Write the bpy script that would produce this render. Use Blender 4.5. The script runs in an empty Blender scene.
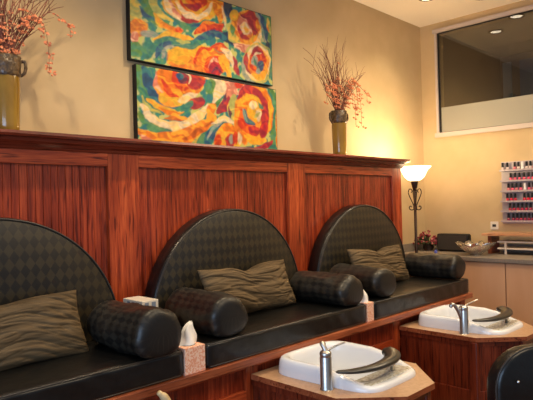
import bpy, bmesh, math, random
from mathutils import Vector, Matrix, noise
from math import sin, cos, pi, radians as R_

# ------------------------------------------------------------------ camera, world, lights
SC = bpy.context.scene
COL = SC.collection
def link(o):
    COL.objects.link(o); return o

yaw, pit, rol, FPX = .79595, .00782, -.0255, 563.5
F = Vector((sin(yaw)*cos(pit), cos(yaw)*cos(pit), sin(pit)))
Rt = Vector((cos(yaw), -sin(yaw), 0)); Up = Rt.cross(F)
Rt, Up = Rt*cos(rol)+Up*sin(rol), -Rt*sin(rol)+Up*cos(rol)
cd = bpy.data.cameras.new('camera'); cam = link(bpy.data.objects.new('camera', cd))
cam.matrix_world = Matrix(((Rt.x, Up.x, -F.x, 0), (Rt.y, Up.y, -F.y, 0), (Rt.z, Up.z, -F.z, 1.38), (0, 0, 0, 1)))
cd.sensor_fit = 'HORIZONTAL'; cd.sensor_width = 36; cd.lens = FPX*36/533; cd.clip_start = .02
SC.camera = cam

W = bpy.data.worlds.new('world'); SC.world = W; W.use_nodes = True
bg = W.node_tree.nodes['Background']
bg.inputs[0].default_value = (.74, .83, 1, 1); bg.inputs[1].default_value = .30
SC.view_settings.view_transform = 'Standard'; SC.view_settings.look = 'None'
SC.view_settings.gamma = 1; SC.view_settings.exposure = 0.0; SC.view_settings.use_curve_mapping = False

def light(name, typ, loc, energy, color, target=None, **k):
    d = bpy.data.lights.new(name, typ); d.energy = energy; d.color = color
    for a, b in k.items(): setattr(d, a, b)
    o = link(bpy.data.objects.new(name, d)); o.location = loc
    if target is not None:
        o.rotation_euler = (Vector(target)-Vector(loc)).to_track_quat('-Z', 'Y').to_euler()
    return o
WARM = (1, .78, .5)
ZC = 3.18; XW = 5.33; YW = 2.92
# daylight from the shop front behind and to the left of the camera
light('shop_front_daylight', 'AREA', (-1.7, .3, 1.3), 62, (.50, .70, 1), (3, 1.9, .7), shape='RECTANGLE', size=2.4, size_y=1.6)
# recessed ceiling spots (fixtures are built below at the same places)
SPOTS = [(1.0, 1.95), (2.35, 1.95), (3.65, 1.45), (4.60, 2.44), (4.95, 2.09)]
for i, (x, y) in enumerate(SPOTS):
    e = (52, 66, 58, 24, 22)[i]
    light('spot_light', 'SPOT', (x, y, ZC-.03), e*1.25, WARM, (x-(.12 if i > 2 else 0), y+.15, 0) if i > 2 else (x, 2.55, 1.2),
          spot_size=R_(105), spot_blend=.8, shadow_soft_size=.035)
light('warm_fill_light', 'AREA', (1.9, -.2, ZC-.06), 46, (1, .80, .54), (1.9, -.2, 0), shape='RECTANGLE', size=2.2, size_y=1.2)  # warm fill panels added below the ceiling, no fixture belongs to them
light('warm_fill_light', 'AREA', (4.1, .4, ZC-.06), 44, (1, .79, .52), (4.1, .4, 0), shape='RECTANGLE', size=1.2, size_y=1.2)

# ------------------------------------------------------------------ materials
def mat(name, base=(.5, .5, .5), rough=.5, metal=0, **k):
    m = bpy.data.materials.new(name); m.use_nodes = True
    b = m.node_tree.nodes['Principled BSDF']
    b.inputs['Base Color'].default_value = (*base, 1); b.inputs['Roughness'].default_value = rough
    b.inputs['Metallic'].default_value = metal
    for a, v in k.items(): b.inputs[a.replace('_', ' ')].default_value = v
    return m
def nd(m, typ, **k):
    n = m.node_tree.nodes.new(typ)
    for a, v in k.items():
        if a in n.inputs.keys(): n.inputs[a].default_value = v
        else: setattr(n, a, v)
    return n
def lk(m, a, b): m.node_tree.links.new(a, b)
def bsdf(m): return m.node_tree.nodes['Principled BSDF']
def ramp(m, fac, stops):
    r = nd(m, 'ShaderNodeValToRGB'); lk(m, fac, r.inputs[0])
    e = r.color_ramp.elements
    while len(e) < len(stops): e.new(.5)
    for s, (p, c) in zip(e, stops): s.position = p; s.color = (*c, 1)
    return r.outputs[0]
def coords(m, scale, kind='Object', rot=(0, 0, 0)):
    t = nd(m, 'ShaderNodeTexCoord'); mp = nd(m, 'ShaderNodeMapping')
    mp.inputs['Scale'].default_value = scale; mp.inputs['Rotation'].default_value = rot
    lk(m, t.outputs[kind], mp.inputs[0]); return mp.outputs[0]
def bump(m, h, strength=.3, dist=.01):
    b = nd(m, 'ShaderNodeBump'); b.inputs['Strength'].default_value = strength; b.inputs['Distance'].default_value = dist
    lk(m, h, b.inputs['Height']); lk(m, b.outputs[0], bsdf(m).inputs['Normal'])
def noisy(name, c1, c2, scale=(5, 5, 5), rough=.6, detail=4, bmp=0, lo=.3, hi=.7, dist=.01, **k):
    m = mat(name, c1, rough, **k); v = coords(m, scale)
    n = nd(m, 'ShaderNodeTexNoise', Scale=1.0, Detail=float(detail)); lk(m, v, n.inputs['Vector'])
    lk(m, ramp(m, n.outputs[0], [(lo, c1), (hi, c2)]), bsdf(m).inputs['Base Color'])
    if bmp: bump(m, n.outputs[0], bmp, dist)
    return m
def wood(name, c1, c2, c3, axis=2, rough=.32, s=1.0):
    m = mat(name, c1, rough); bsdf(m).inputs['Coat Weight'].default_value = .2
    a = [48*s, 48*s, 48*s]; a[axis] = 1.9*s
    v = coords(m, a)
    n = nd(m, 'ShaderNodeTexNoise', Scale=1.0, Detail=5.0, Distortion=.6); lk(m, v, n.inputs['Vector'])
    b = [240*s, 240*s, 240*s]; b[axis] = 11*s
    v2 = coords(m, b)
    n2 = nd(m, 'ShaderNodeTexNoise', Scale=1.0, Detail=2.0); lk(m, v2, n2.inputs['Vector'])
    mx = nd(m, 'ShaderNodeMath', operation='MULTIPLY_ADD'); lk(m, n2.outputs[0], mx.inputs[0]); mx.inputs[1].default_value = .55
    lk(m, n.outputs[0], mx.inputs[2])
    c_ = [95*s, 95*s, 95*s]; c_[axis] = 6.5*s
    n3 = nd(m, 'ShaderNodeTexNoise', Scale=1.0, Detail=1.0); lk(m, coords(m, c_), n3.inputs['Vector'])
    fl = ramp(m, n3.outputs[0], [(.30, (.38, .30, .27)), (.42, (1, 1, 1))])
    n4 = nd(m, 'ShaderNodeTexNoise', Scale=1.0, Detail=3.0); e_ = [5.0*s]*3; e_[axis] = 1.3*s; lk(m, coords(m, e_), n4.inputs['Vector'])
    bl = ramp(m, n4.outputs[0], [(.35, (.66, .58, .55)), (.62, (1.12, 1.1, 1.1))])
    q1 = nd(m, 'ShaderNodeMix', data_type='RGBA', blend_type='MULTIPLY'); q1.inputs[0].default_value = 1
    q2 = nd(m, 'ShaderNodeMix', data_type='RGBA', blend_type='MULTIPLY'); q2.inputs[0].default_value = 1
    lk(m, ramp(m, mx.outputs[0], [(.48, c1), (.73, c2), (1.0, c3)]), q1.inputs[6]); lk(m, fl, q1.inputs[7])
    lk(m, q1.outputs[2], q2.inputs[6]); lk(m, bl, q2.inputs[7]); lk(m, q2.outputs[2], bsdf(m).inputs['Base Color'])
    bsdf(m).inputs['Specular IOR Level'].default_value = .35
    bump(m, n2.outputs[0], .12, .003)
    return m

M = {}
M['wall'] = noisy('tan_plaster', (.51, .375, .20), (.63, .475, .27), (2.2, 2.2, 2.2), .85, 6, .05)
M['ceil'] = noisy('ceiling_paint', (.90, .82, .70), (.92, .85, .73), (2, 2, 2), .9)
M['floor'] = wood('floor_planks', (.10, .045, .02), (.17, .08, .035), (.22, .11, .05), 0, .4, .4)
dk, md, lt = (.14, .018, .005), (.37, .054, .014), (.58, .115, .032)
M['wood_v'] = wood('red_wood_vertical', dk, md, lt, 2)
M['wood_h'] = wood('red_wood_horizontal', dk, md, lt, 0)
M['panel'] = wood('red_panel_wood', (.08, .010, .004), (.26, .033, .010), (.46, .078, .024), 2)
M['cornice'] = wood('cornice_wood', (.085, .013, .006), (.17, .026, .011), (.23, .04, .016), 0, .25)
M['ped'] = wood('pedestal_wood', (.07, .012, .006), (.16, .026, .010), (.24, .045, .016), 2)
M['edge'] = wood('edge_wood', (.20, .045, .016), (.33, .09, .035), (.42, .13, .055), 0, .3)
M['lam'] = noisy('tan_laminate', (.40, .235, .13), (.50, .31, .185), (60, 60, 60), .38, 3)
M['white'] = mat('white_acrylic', (.80, .83, .88), .12, Coat_Weight=.5)
M['frame'] = mat('frame_paint', (.55, .47, .42), .5)
M['dark_gasket'] = mat('dark_gasket', (.02, .018, .018), .5)
M['vinyl'] = noisy('black_vinyl', (.003, .003, .003), (.006, .006, .0055), (40, 40, 40), .34, 5, .3, dist=.004, Specular_IOR_Level=.42, Coat_Weight=.18, Coat_Roughness=.16)
M['piping'] = mat('worn_piping', (.035, .03, .026), .35)
M['steel'] = mat('brushed_steel', (.60, .57, .53), .28, 1.0)
M['chrome'] = mat('chrome', (.8, .8, .8), .12, 1.0)
M['iron'] = mat('dark_iron', (.035, .018, .012), .45, .5)
M['black'] = mat('black_plastic', (.008, .008, .009), .5, Specular_IOR_Level=.3)
M['rubber'] = mat('black_rubber_pad', (.022, .020, .016), .33, Coat_Weight=.3)
M['peach'] = noisy('peach_laminate', (.66, .36, .19), (.74, .44, .25), (6, 6, 1), .42, 3)
M['greylam'] = noisy('grey_laminate', (.20, .165, .13), (.27, .225, .185), (70, 70, 70), .42, 3)
M['lightwood'] = wood('light_wood', (.45, .21, .10), (.55, .28, .14), (.62, .34, .18), 1, .35)
M['cream'] = mat('cream_board', (.75, .62, .50), .45)
M['plate'] = mat('white_plate', (.78, .72, .62), .4)
M['soil'] = mat('dark_slot', (.03, .025, .02), .6)
M['tissue'] = mat('white_tissue', (.85, .84, .82), .9)
M['brushwood'] = noisy('pale_wood', (.62, .45, .22), (.74, .56, .30), (40, 40, 6), .5)
M['glaze'] = noisy('olive_glaze', (.23, .12, .010), (.37, .215, .022), (9, 9, 4), .14, 4, Coat_Weight=.8)
M['glaze_dark'] = noisy('dark_glaze_relief', (.025, .012, .004), (.16, .09, .03), (60, 60, 60), .3, 3, .8, dist=.01, Coat_Weight=.5)
M['twig'] = noisy('twig_bark', (.13, .035, .022), (.30, .11, .065), (30, 30, 30), .8)
M['blossom'] = mat('orange_blossom', (.78, .27, .12), .7)
M['redflower'] = mat('wine_flower', (.24, .015, .03), .7)
M['pinkflower'] = mat('pink_flower', (.62, .20, .20), .7)
M['leaf'] = mat('dark_leaf', (.05, .06, .02), .6)
M['blueitem'] = mat('blue_plastic', (.03, .05, .35), .3)
M['orange'] = mat('orange_card', (.75, .20, .09), .6)
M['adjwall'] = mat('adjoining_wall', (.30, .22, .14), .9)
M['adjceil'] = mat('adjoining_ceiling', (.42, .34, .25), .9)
M['adjslate'] = mat('slate_panel', (.22, .27, .36), .4)
M['adjpale'] = mat('pale_strip', (.50, .55, .58), .5)
M['hose'] = mat('grey_hose', (.12, .11, .10), .4)

def emis(name, color, st):
    m = mat(name, color, .5); bsdf(m).inputs['Emission Color'].default_value = (*color, 1)
    bsdf(m).inputs['Emission Strength'].default_value = st; return m
M['bulb'] = emis('downlight_lens', (1, .86, .66), 6)
# alabaster lamp bowl: opaque glass, the bulb's glow is put in as emission
m = mat('alabaster_glass', (.95, .80, .58), .4); M['bowl'] = m
bsdf(m).inputs['Emission Color'].default_value = (1, .72, .40, 1); bsdf(m).inputs['Emission Strength'].default_value = 4.5
# glass
def glass(name, col, fac, rough=0.0):
    m = bpy.data.materials.new(name); m.use_nodes = True; nt = m.node_tree; nt.nodes.clear()
    o = nt.nodes.new('ShaderNodeOutputMaterial'); t = nt.nodes.new('ShaderNodeBsdfTransparent'); t.inputs[0].default_value = (*col, 1)
    g = nt.nodes.new('ShaderNodeBsdfGlossy'); g.inputs['Roughness'].default_value = rough
    mx = nt.nodes.new('ShaderNodeMixShader'); mx.inputs[0].default_value = fac
    nt.links.new(t.outputs[0], mx.inputs[1]); nt.links.new(g.outputs[0], mx.inputs[2]); nt.links.new(mx.outputs[0], o.inputs[0])
    return m
M['pane'] = glass('window_glass', (.75, .75, .72), .10)
M['crystal'] = glass('crystal', (.90, .88, .84), .55, .2)
m = bpy.data.materials.new('frosted_film'); m.use_nodes = True; nt = m.node_tree; M['frost'] = m
b = bsdf(m); b.inputs['Base Color'].default_value = (.36, .35, .29, 1); b.inputs['Roughness'].default_value = .55
tr = nt.nodes.new('ShaderNodeBsdfTransparent'); mx = nt.nodes.new('ShaderNodeMixShader'); mx.inputs[0].default_value = .85
nt.links.new(tr.outputs[0], mx.inputs[1]); nt.links.new(b.outputs[0], mx.inputs[2]); nt.links.new(mx.outputs[0], nt.nodes['Material Output'].inputs[0])
# clear acrylic soap dish
M['dish'] = noisy('clear_marbled_plastic', (.42, .38, .27), (.80, .78, .70), (55, 55, 55), .12, 3, .3, Coat_Weight=.6)
M['rack'] = mat('clear_rack', (.40, .34, .36), .3)
# diamond quilt (uses the UVs of the piece, in metres)
def diamond(name, ca, cb, w=.03, h=.052, rough=.42):
    m = mat(name, ca, rough)
    t = nd(m, 'ShaderNodeTexCoord'); s = nd(m, 'ShaderNodeSeparateXYZ'); lk(m, t.outputs['UV'], s.inputs[0])
    def mul(sock, v):
        n = nd(m, 'ShaderNodeMath', operation='MULTIPLY'); lk(m, sock, n.inputs[0]); n.inputs[1].default_value = v; return n.outputs[0]
    x, y = mul(s.outputs[0], 1/w), mul(s.outputs[1], 1/h)
    def op(o, a, b):
        n = nd(m, 'ShaderNodeMath', operation=o); lk(m, a, n.inputs[0]); lk(m, b, n.inputs[1]); return n.outputs[0]
    c = nd(m, 'ShaderNodeCombineXYZ'); lk(m, op('ADD', x, y), c.inputs[0]); lk(m, op('SUBTRACT', x, y), c.inputs[1]); c.inputs[2].default_value = .5
    k = nd(m, 'ShaderNodeTexChecker', Scale=1.0); lk(m, c.outputs[0], k.inputs['Vector'])
    k.inputs['Color1'].default_value = (*ca, 1); k.inputs['Color2'].default_value = (*cb, 1)
    n = nd(m, 'ShaderNodeTexNoise', Scale=14.0, Detail=4.0); lk(m, t.outputs['Object'], n.inputs['Vector'])
    mx = nd(m, 'ShaderNodeMix', data_type='RGBA', blend_type='MULTIPLY'); mx.inputs[0].default_value = .5
    lk(m, k.outputs[0], mx.inputs[6]); lk(m, ramp(m, n.outputs[0], [(.3, (.5, .5, .5)), (.7, (1, 1, 1))]), mx.inputs[7])
    lk(m, mx.outputs[2], bsdf(m).inputs['Base Color'])
    bump(m, n.outputs[0], .15, .004)
    return m
M['quilt'] = diamond('harlequin_fabric', (.034, .025, .012), (.011, .009, .0065), .045, .062)
M['quilt_bolster'] = diamond('harlequin_vinyl', (.027, .023, .017), (.009, .008, .007), .036, .055, .40)
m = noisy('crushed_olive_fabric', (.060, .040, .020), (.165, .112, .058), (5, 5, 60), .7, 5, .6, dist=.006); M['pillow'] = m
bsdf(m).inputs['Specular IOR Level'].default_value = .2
M['floral_box'] = noisy('peach_pattern_card', (.80, .34, .20), (.92, .62, .46), (130, 130, 130), .6, 2, lo=.45, hi=.55)

# ------------------------------------------------------------------ mesh helpers
def obj(name, bm, m, parent=None, smooth=False, bev=0, seg=2, sub=0):
    me = bpy.data.meshes.new(name); bm.normal_update(); bm.to_mesh(me); bm.free()
    o = link(bpy.data.objects.new(name, me))
    ms = m if isinstance(m, (list, tuple)) else [m]
    for x in ms: me.materials.append(x)
    if smooth: me.polygons.foreach_set('use_smooth', [True]*len(me.polygons))
    if parent is not None:
        o.parent = parent; o.matrix_parent_inverse = Matrix.Translation(parent.location).inverted() if parent.get('abs') else Matrix()
    if bev:
        d = o.modifiers.new('bevel', 'BEVEL'); d.width = bev; d.segments = seg; d.limit_method = 'ANGLE'; d.angle_limit = R_(35)
    if sub:
        d = o.modifiers.new('subdivision', 'SUBSURF'); d.levels = sub; d.render_levels = sub
    return o
def tag(o, label, cat=None, group=None):
    o['label'] = label
    if cat: o['category'] = cat
    if group: o['group'] = group
    return o
def thing(name, label, cat, loc=(0, 0, 0), rz=0, group=None):
    o = link(bpy.data.objects.new(name, None)); o.location = loc; o.rotation_euler = (0, 0, rz); o.empty_display_size = .05
    return tag(o, label, cat, group)
def struct(name, bm, m, parent=None, **k):
    o = obj(name, bm, m, parent, **k)
    if parent is None: o['kind'] = 'structure'
    return o
def B(): return bmesh.new()
def box(bm, x0, x1, y0, y1, z0, z1, mi=0, mx=None):
    v = [bm.verts.new((x, y, z)) for x in (x0, x1) for y in (y0, y1) for z in (z0, z1)]
    if mx is not None:
        for q in v: q.co = mx @ q.co
    for f in ((0, 1, 3, 2), (4, 6, 7, 5), (0, 4, 5, 1), (2, 3, 7, 6), (0, 2, 6, 4), (1, 5, 7, 3)):
        fc = bm.faces.new([v[i] for i in f]); fc.material_index = mi
    return bm
def prism(bm, pts, a0, a1, axis='z', mi=0):
    def P(u, v, w): return {'z': (u, v, w), 'y': (u, w, v), 'x': (w, u, v)}[axis]
    lo = [bm.verts.new(P(u, v, a0)) for u, v in pts]; hi = [bm.verts.new(P(u, v, a1)) for u, v in pts]
    n = len(pts); fs = [bm.faces.new(lo), bm.faces.new(hi)]
    for i in range(n): fs.append(bm.faces.new((lo[i], lo[(i+1) % n], hi[(i+1) % n], hi[i])))
    for f in fs: f.material_index = mi
    bmesh.ops.recalc_face_normals(bm, faces=bm.faces[:]); return bm
def lathe(bm, prof, c=(0, 0, 0), n=32, mi=0, fn=None):
    rings = []
    for r, z in prof:
        rg = []
        for i in range(n):
            a = 2*pi*i/n; rr = r*(fn(a, z) if fn else 1)
            rg.append(bm.verts.new((c[0]+rr*cos(a), c[1]+rr*sin(a), c[2]+z)))
        rings.append(rg)
    for A, Bq in zip(rings, rings[1:]):
        for i in range(n):
            f = bm.faces.new((A[i], A[(i+1) % n], Bq[(i+1) % n], Bq[i])); f.material_index = mi
    if prof[0][0] > 1e-6:
        pass
    return rings
def cap(bm, ring, flip=False):
    bm.faces.new(ring[::-1] if not flip else ring)
def tube(bm, pts, rad, n=8, mi=0, closed=False, flat=1.0):
    pts = [Vector(p) for p in pts]; N = len(pts)
    rads = rad if isinstance(rad, (list, tuple)) else [rad]*N
    rings = []; up = Vector((0, 0, 1))
    for i, p in enumerate(pts):
        a = pts[(i-1) % N] if (closed or i) else pts[0]; b = pts[(i+1) % N] if (closed or i < N-1) else pts[-1]
        d = (b-a).normalized()
        s = d.cross(up)
        if s.length < .05: s = d.cross(Vector((0, 1, 0)))
        s.normalize(); u = s.cross(d)
        rings.append([bm.verts.new(p+s*cos(2*pi*k/n)*rads[i]+u*sin(2*pi*k/n)*rads[i]*flat) for k in range(n)])
    for i in range(N if closed else N-1):
        A, Bq = rings[i], rings[(i+1) % N]
        for k in range(n):
            f = bm.faces.new((A[k], A[(k+1) % n], Bq[(k+1) % n], Bq[k])); f.material_index = mi
    if not closed:
        bm.faces.new(rings[0]); bm.faces.new(rings[-1][::-1])
    bmesh.ops.recalc_face_normals(bm, faces=bm.faces[:])
    return bm
def spline(pts, n=8):
    pts = [Vector(p) for p in pts]; out = []
    P = [pts[0]*2-pts[1]]+pts+[pts[-1]*2-pts[-2]]
    for i in range(1, len(P)-2):
        for k in range(n):
            t = k/n; a, b, c, d = P[i-1], P[i], P[i+1], P[i+2]
            out.append(.5*((2*b)+(c-a)*t+(2*a-5*b+4*c-d)*t*t+(3*b-a-3*c+d)*t**3))
    out.append(pts[-1]); return out
def copy_tree(o, parent=None):
    c = o.copy(); COL.objects.link(c)
    if parent is not None: c.parent = parent
    for ch in list(o.children): copy_tree(ch, c)
    return c

# ------------------------------------------------------------------ room shell
struct('floor', box(B(), -2.5, XW+.1, -2.5, YW+.1, -.05, 0), M['floor'])
struct('ceiling', box(B(), -2.5, XW+.1, -1.2, YW+.1, ZC, ZC+.06), M['ceil'])
struct('wall_back', box(B(), -2.5, XW+.12, YW, YW+.1, 0, ZC), M['wall'])
wy0, wy1, wz0, wz1 = 1.15, 2.733, 2.06, 3.075      # glass opening in the right wall
bm = B()
box(bm, XW, XW+.12, -2.5, YW, 0, wz0); box(bm, XW, XW+.12, -2.5, YW, wz1, ZC)
box(bm, XW, XW+.12, -2.5, wy0, wz0, wz1); box(bm, XW, XW+.12, wy1, YW, wz0, wz1)
struct('wall_right', bm, M['wall'])
# ceiling tile joints: thin reveal grooves as raised tee strips
bm = B()
box(bm, -2.5, XW, 1.16, 1.172, ZC-.003, ZC)
box(bm, 3.95, 3.962, -1.2, YW, ZC-.003, ZC)
struct('trim_1', bm, M['frame'])

win = thing('window_1', 'interior window', 'window'); del win['label']; del win['category']; win['kind'] = 'structure'
bm = B(); t = .045
for a in ((wy0-t, wy1+t, wz0-t, wz0), (wy0-t, wy1+t, wz1, wz1+t*.9), (wy0-t, wy0, wz0, wz1), (wy1, wy1+t*.55, wz0, wz1)):
    box(bm, XW-.018, XW+.06, *a)
obj('window_frame', bm, M['frame'], win, bev=.003)
bm = B(); g = .005
for a in ((wy0, wy1, wz0, wz0+g*.3), (wy0, wy1, wz1-g, wz1), (wy0, wy0+g, wz0, wz1), (wy1-g, wy1, wz0, wz1)):
    box(bm, XW+.004, XW+.022, *a)
obj('gasket', bm, M['dark_gasket'], win)
obj('glass', box(B(), XW+.012, XW+.018, wy0+g, wy1-g, wz0, wz1-g), M['pane'], win)
obj('frosted_film', box(B(), XW+.007, XW+.010, wy0+g, wy1-g-.018, wz0+.005, 2.315), M['frost'], win)

# dim room behind that window
XA = 6.93
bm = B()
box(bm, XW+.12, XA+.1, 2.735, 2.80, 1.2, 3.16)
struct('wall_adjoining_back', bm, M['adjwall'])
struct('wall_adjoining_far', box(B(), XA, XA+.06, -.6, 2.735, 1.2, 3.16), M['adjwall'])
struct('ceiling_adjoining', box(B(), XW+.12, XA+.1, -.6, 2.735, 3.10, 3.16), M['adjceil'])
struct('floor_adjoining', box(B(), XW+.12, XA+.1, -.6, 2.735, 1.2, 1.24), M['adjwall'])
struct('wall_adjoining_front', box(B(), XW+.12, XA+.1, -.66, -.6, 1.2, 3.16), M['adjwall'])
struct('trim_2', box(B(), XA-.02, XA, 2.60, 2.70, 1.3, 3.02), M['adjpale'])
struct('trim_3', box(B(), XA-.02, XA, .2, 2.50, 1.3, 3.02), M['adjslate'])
light('adjoining_fill_light', 'AREA', (6.2, 1.2, 2.9), 4.4, (1, .83, .6), (6.2, 1.2, 0), size=.8)  # added fill without a fixture, lifts the room behind the glass

def downlight(x, y, z, label, r=.062):
    t = thing('recessed_downlight', label, 'ceiling light', (x, y, z), 0, 'recessed ceiling downlights')
    bm = B(); rg = lathe(bm, [(r*1.28, 0), (r*1.25, -.006), (r, -.010), (r*.92, -.003), (r*.92, 0)], n=32)
    obj('trim_ring', bm, M['iron'], t, smooth=True)
    bm = B(); rg = lathe(bm, [(r*.9, -.004)], n=24); cap(bm, rg[0]); obj('lens', bm, M['bulb'], t)
    return t
dl = ['recessed ceiling downlight above the far left end of the bench', 'recessed ceiling downlight in front of the paintings',
      'recessed ceiling downlight above the vase right of the paintings', 'bright recessed downlight with dark ring at the top edge, left of the window',
      'recessed ceiling downlight at the top edge, above the top of the window']
for (x, y), l in zip(SPOTS, dl): downlight(x, y, ZC, l)

# ------------------------------------------------------------------ panelled partition behind the seats
YP = 2.58; XE = 4.30; XS = -.35
part = thing('panelled_partition', 'tall red wood panelled partition with a moulded cap, behind the seats', 'partition')
stiles = [(.13-.03, .31), (1.488, 1.67), (2.844, 3.03), (4.164, XE)]
stiles = [(XS, XS+.17), (.128, .31), (1.488, 1.67), (2.844, 3.03), (4.164, XE)]
for a, b in stiles: obj('stile', box(B(), a, b, YP, YP+.03, .65, 1.68), M['wood_v'], part, bev=.002)
for i in range(4):
    x0, x1 = stiles[i][1], stiles[i+1][0]
    obj('rail', box(B(), x0, x1, YP, YP+.03, 1.594, 1.68), M['wood_h'], part, bev=.003)
    obj('rail', box(B(), x0, x1, YP, YP+.03, .65, .74), M['wood_h'], part)
    # beadboard panel: a comb profile of boards with V grooves
    gd = .0035 if i < 2 else .0010
    pts = [(x0, YP+.045)]; n = int(round((x1-x0)/.0365)); w = (x1-x0)/n
    for k in range(n):
        a = x0+k*w; pts += [(a+.0003, YP+.018+gd), (a+.0022, YP+.018), (a+w-.0022, YP+.018), (a+w-.0003, YP+.018+gd)]
    pts += [(x1, YP+.045)]
    obj('bead_panel', prism(B(), pts, .74, 1.596), M['panel'], part)
obj('core', box(B(), XS, XE, YP+.045, YP+.13, .0, 1.68), M['wood_v'], part)
obj('end_panel', box(B(), XE, XE+.006, YP, YP+.33, 0, 1.68), M['wood_v'], part)
# moulded cap
pr = [(YP+.335, 1.735), (YP-.075, 1.735), (YP-.078, 1.722), (YP-.072, 1.712), (YP-.05, 1.708), (YP-.046, 1.695), (YP-.03, 1.685), (YP-.018, 1.672), (YP-.012, 1.664), (YP-.006, 1.660), (YP+.335, 1.660)]
bm = B(); n = len(pr)
L0 = [bm.verts.new((XS, y, z)) for y, z in pr]; L1 = [bm.verts.new((XE+.008+max(0, YP-y)*.45, y, z)) for y, z in pr]
bm.faces.new(L0); bm.faces.new(L1[::-1])
for i in range(n): bm.faces.new((L0[i], L0[(i+1) % n], L1[(i+1) % n], L1[i]))
bmesh.ops.recalc_face_normals(bm, faces=bm.faces[:])
obj('moulded_cap', bm, M['cornice'], part)

# ------------------------------------------------------------------ bench base
YF = 2.0
bench = thing('bench_base', 'long red wood bench base with framed front panels, carrying the black seats', 'bench')
XB0, XB1 = XS, 4.262
obj('ledge_board', box(B(), XB0, XB1, 1.945, YP, .612, .65), M['edge'], bench, bev=.004)
bm = B(); box(bm, XB0, XB1-.02, YF+.022, YP, 0, .612)
obj('carcass', bm, M['panel'], bench)
gaps = [(.45, .55), (1.16, 1.24), (1.87, 1.95), (2.52, 2.60), (3.19, 3.27), (3.88, 3.96), (XB1-.10, XB1-.02)]
for a, b in gaps: obj('front_stile', box(B(), a, b, YF, YF+.022, 0, .612), M['wood_v'], bench, bev=.002)
for z0, z1 in ((.585, .612), (.43, .48), (0, .10)):
    for (a, b), (c, d) in zip(gaps, gaps[1:]): obj('front_rail', box(B(), b, c, YF, YF+.022, z0, z1), M['wood_h'], bench, bev=.002)
    obj('front_rail', box(B(), XB0, gaps[0][0], YF, YF+.022, z0, z1), M['wood_h'], bench, bev=.002)

# ------------------------------------------------------------------ seats
def uvset(bm, fn):
    uv = bm.loops.layers.uv.new('UVMap')
    for f in bm.faces:
        for l in f.loops: l[uv].uv = fn(l.vert.co)
def slab(x0, x1, y0, y1, z0, z1, amp, seed):
    nx, ny, nz = 56, 26, 5; bm = B(); r = .016
    bmesh.ops.create_cube(bm, size=1)
    for f in bm.faces: f.select = True
    bmesh.ops.subdivide_edges(bm, edges=bm.edges[:], cuts=40, use_grid_fill=True)
    for v in bm.verts:
        c = v.co*2
        # rounded box
        p = Vector((c.x*(x1-x0)/2, c.y*(y1-y0)/2, c.z*(z1-z0)/2))
        h = Vector(((x1-x0)/2-r, (y1-y0)/2-r, (z1-z0)/2-r))
        q = Vector((max(-h.x, min(h.x, p.x)), max(-h.y, min(h.y, p.y)), max(-h.z, min(h.z, p.z))))
        d = p-q
        if d.length > r: p = q+d.normalized()*r
        w = Vector((p.x+(x0+x1)/2, p.y+(y0+y1)/2, p.z+(z0+z1)/2))
        if c.z > -.5:
            k = noise.noise(Vector((w.x*5+seed, w.y*5, 0)))+.6*noise.noise(Vector((w.x*16+w.y*9+seed, w.y*12-w.x*4, 3)))
            inner = (1-abs(c.x)**4)*(1-abs(c.y)**6)
            if c.z > .9: w.z += amp*k*inner*.6+.008*inner*amp/.006
        if c.y < -.9:
            k = noise.noise(Vector((w.x*14+w.z*9+seed, w.z*7, 7)))+.5*noise.noise(Vector((w.x*34+w.z*20, w.z*9, seed)))
            w.y -= amp*.9*k*(1-abs(c.z)**4)*(1-abs(c.x)**8)
        v.co = w
    return bm
def seat(x0, x1, pos):
    g = 'black vinyl seat cushions on the bench'
    t = thing('seat_cushion', 'thick black vinyl seat cushion, '+pos, 'cushion', (0, 0, 0), 0, g)
    obj('cushion', slab(x0, x1, 1.965, YP-.126, .651, .76, .006, x0*3), M['vinyl'], t, smooth=True)
    for z in (.757, .656):
        bm = B(); tube(bm, [(x0+.006, 2.45, z), (x0+.006, 1.99, z), (x0+.02, 1.969, z), (x1-.02, 1.969, z), (x1-.006, 1.99, z), (x1-.006, 2.45, z)], .0038, 6)
        obj('piping', bm, M['piping'], t, smooth=True)
    return t
def half_round(cx, r, pos, rv):
    t = thing('half_round_cushion', 'half-round black diamond-pattern back cushion, '+pos, 'cushion', (0, 0, 0), 0, 'half-round back cushions')
    n = 64; y0, y1 = YP-.10, YP-.002; z0 = .655
    def out(rr, rz): return [(cx-rr, z0)]+[(cx-rr*cos(pi*i/n), .76+rz*sin(pi*i/n)) for i in range(n+1)]+[(cx+rr, z0)]
    bm = B(); rings = []
    prof = [(r, rv, y1), (r, rv, y0+.02), (r-.006, rv-.006, y0+.006), (r-.02, rv-.02, y0), (r*.6, rv*.6, y0-.016), (r*.25, rv*.25, y0-.02)]
    for rr, rz, y in prof: rings.append([bm.verts.new((px, y, pz)) for px, pz in out(rr, rz)])
    for A, Bq in zip(rings, rings[1:]):
        for i in range(len(A)-1): bm.faces.new((A[i], A[i+1], Bq[i+1], Bq[i]))
    bm.faces.new(rings[-1]); bm.faces.new(rings[0])
    for A, Bq in zip(rings, rings[1:]): bm.faces.new((A[-1], A[0], Bq[0], Bq[-1]))
    bmesh.ops.recalc_face_normals(bm, faces=bm.faces[:])
    for f in bm.faces:
        c = f.calc_center_median(); f.material_index = 1 if c.y > y0+.004 else 0
    uvset(bm, lambda v: (v.x, v.z))
    obj('pad', bm, [M['quilt'], M['vinyl']], t, smooth=True)
    bm = B(); tube(bm, [(px, y0+.002, pz) for px, pz in out(r-.008, rv-.008)], .0048, 6); obj('piping', bm, M['piping'], t, smooth=True)
    return t
seat(.232, 1.479, 'at the left edge of the picture')
seat(1.606, 2.854, 'middle one of the three')
seat(2.930, 4.250, 'at the far right end of the bench')
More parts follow.
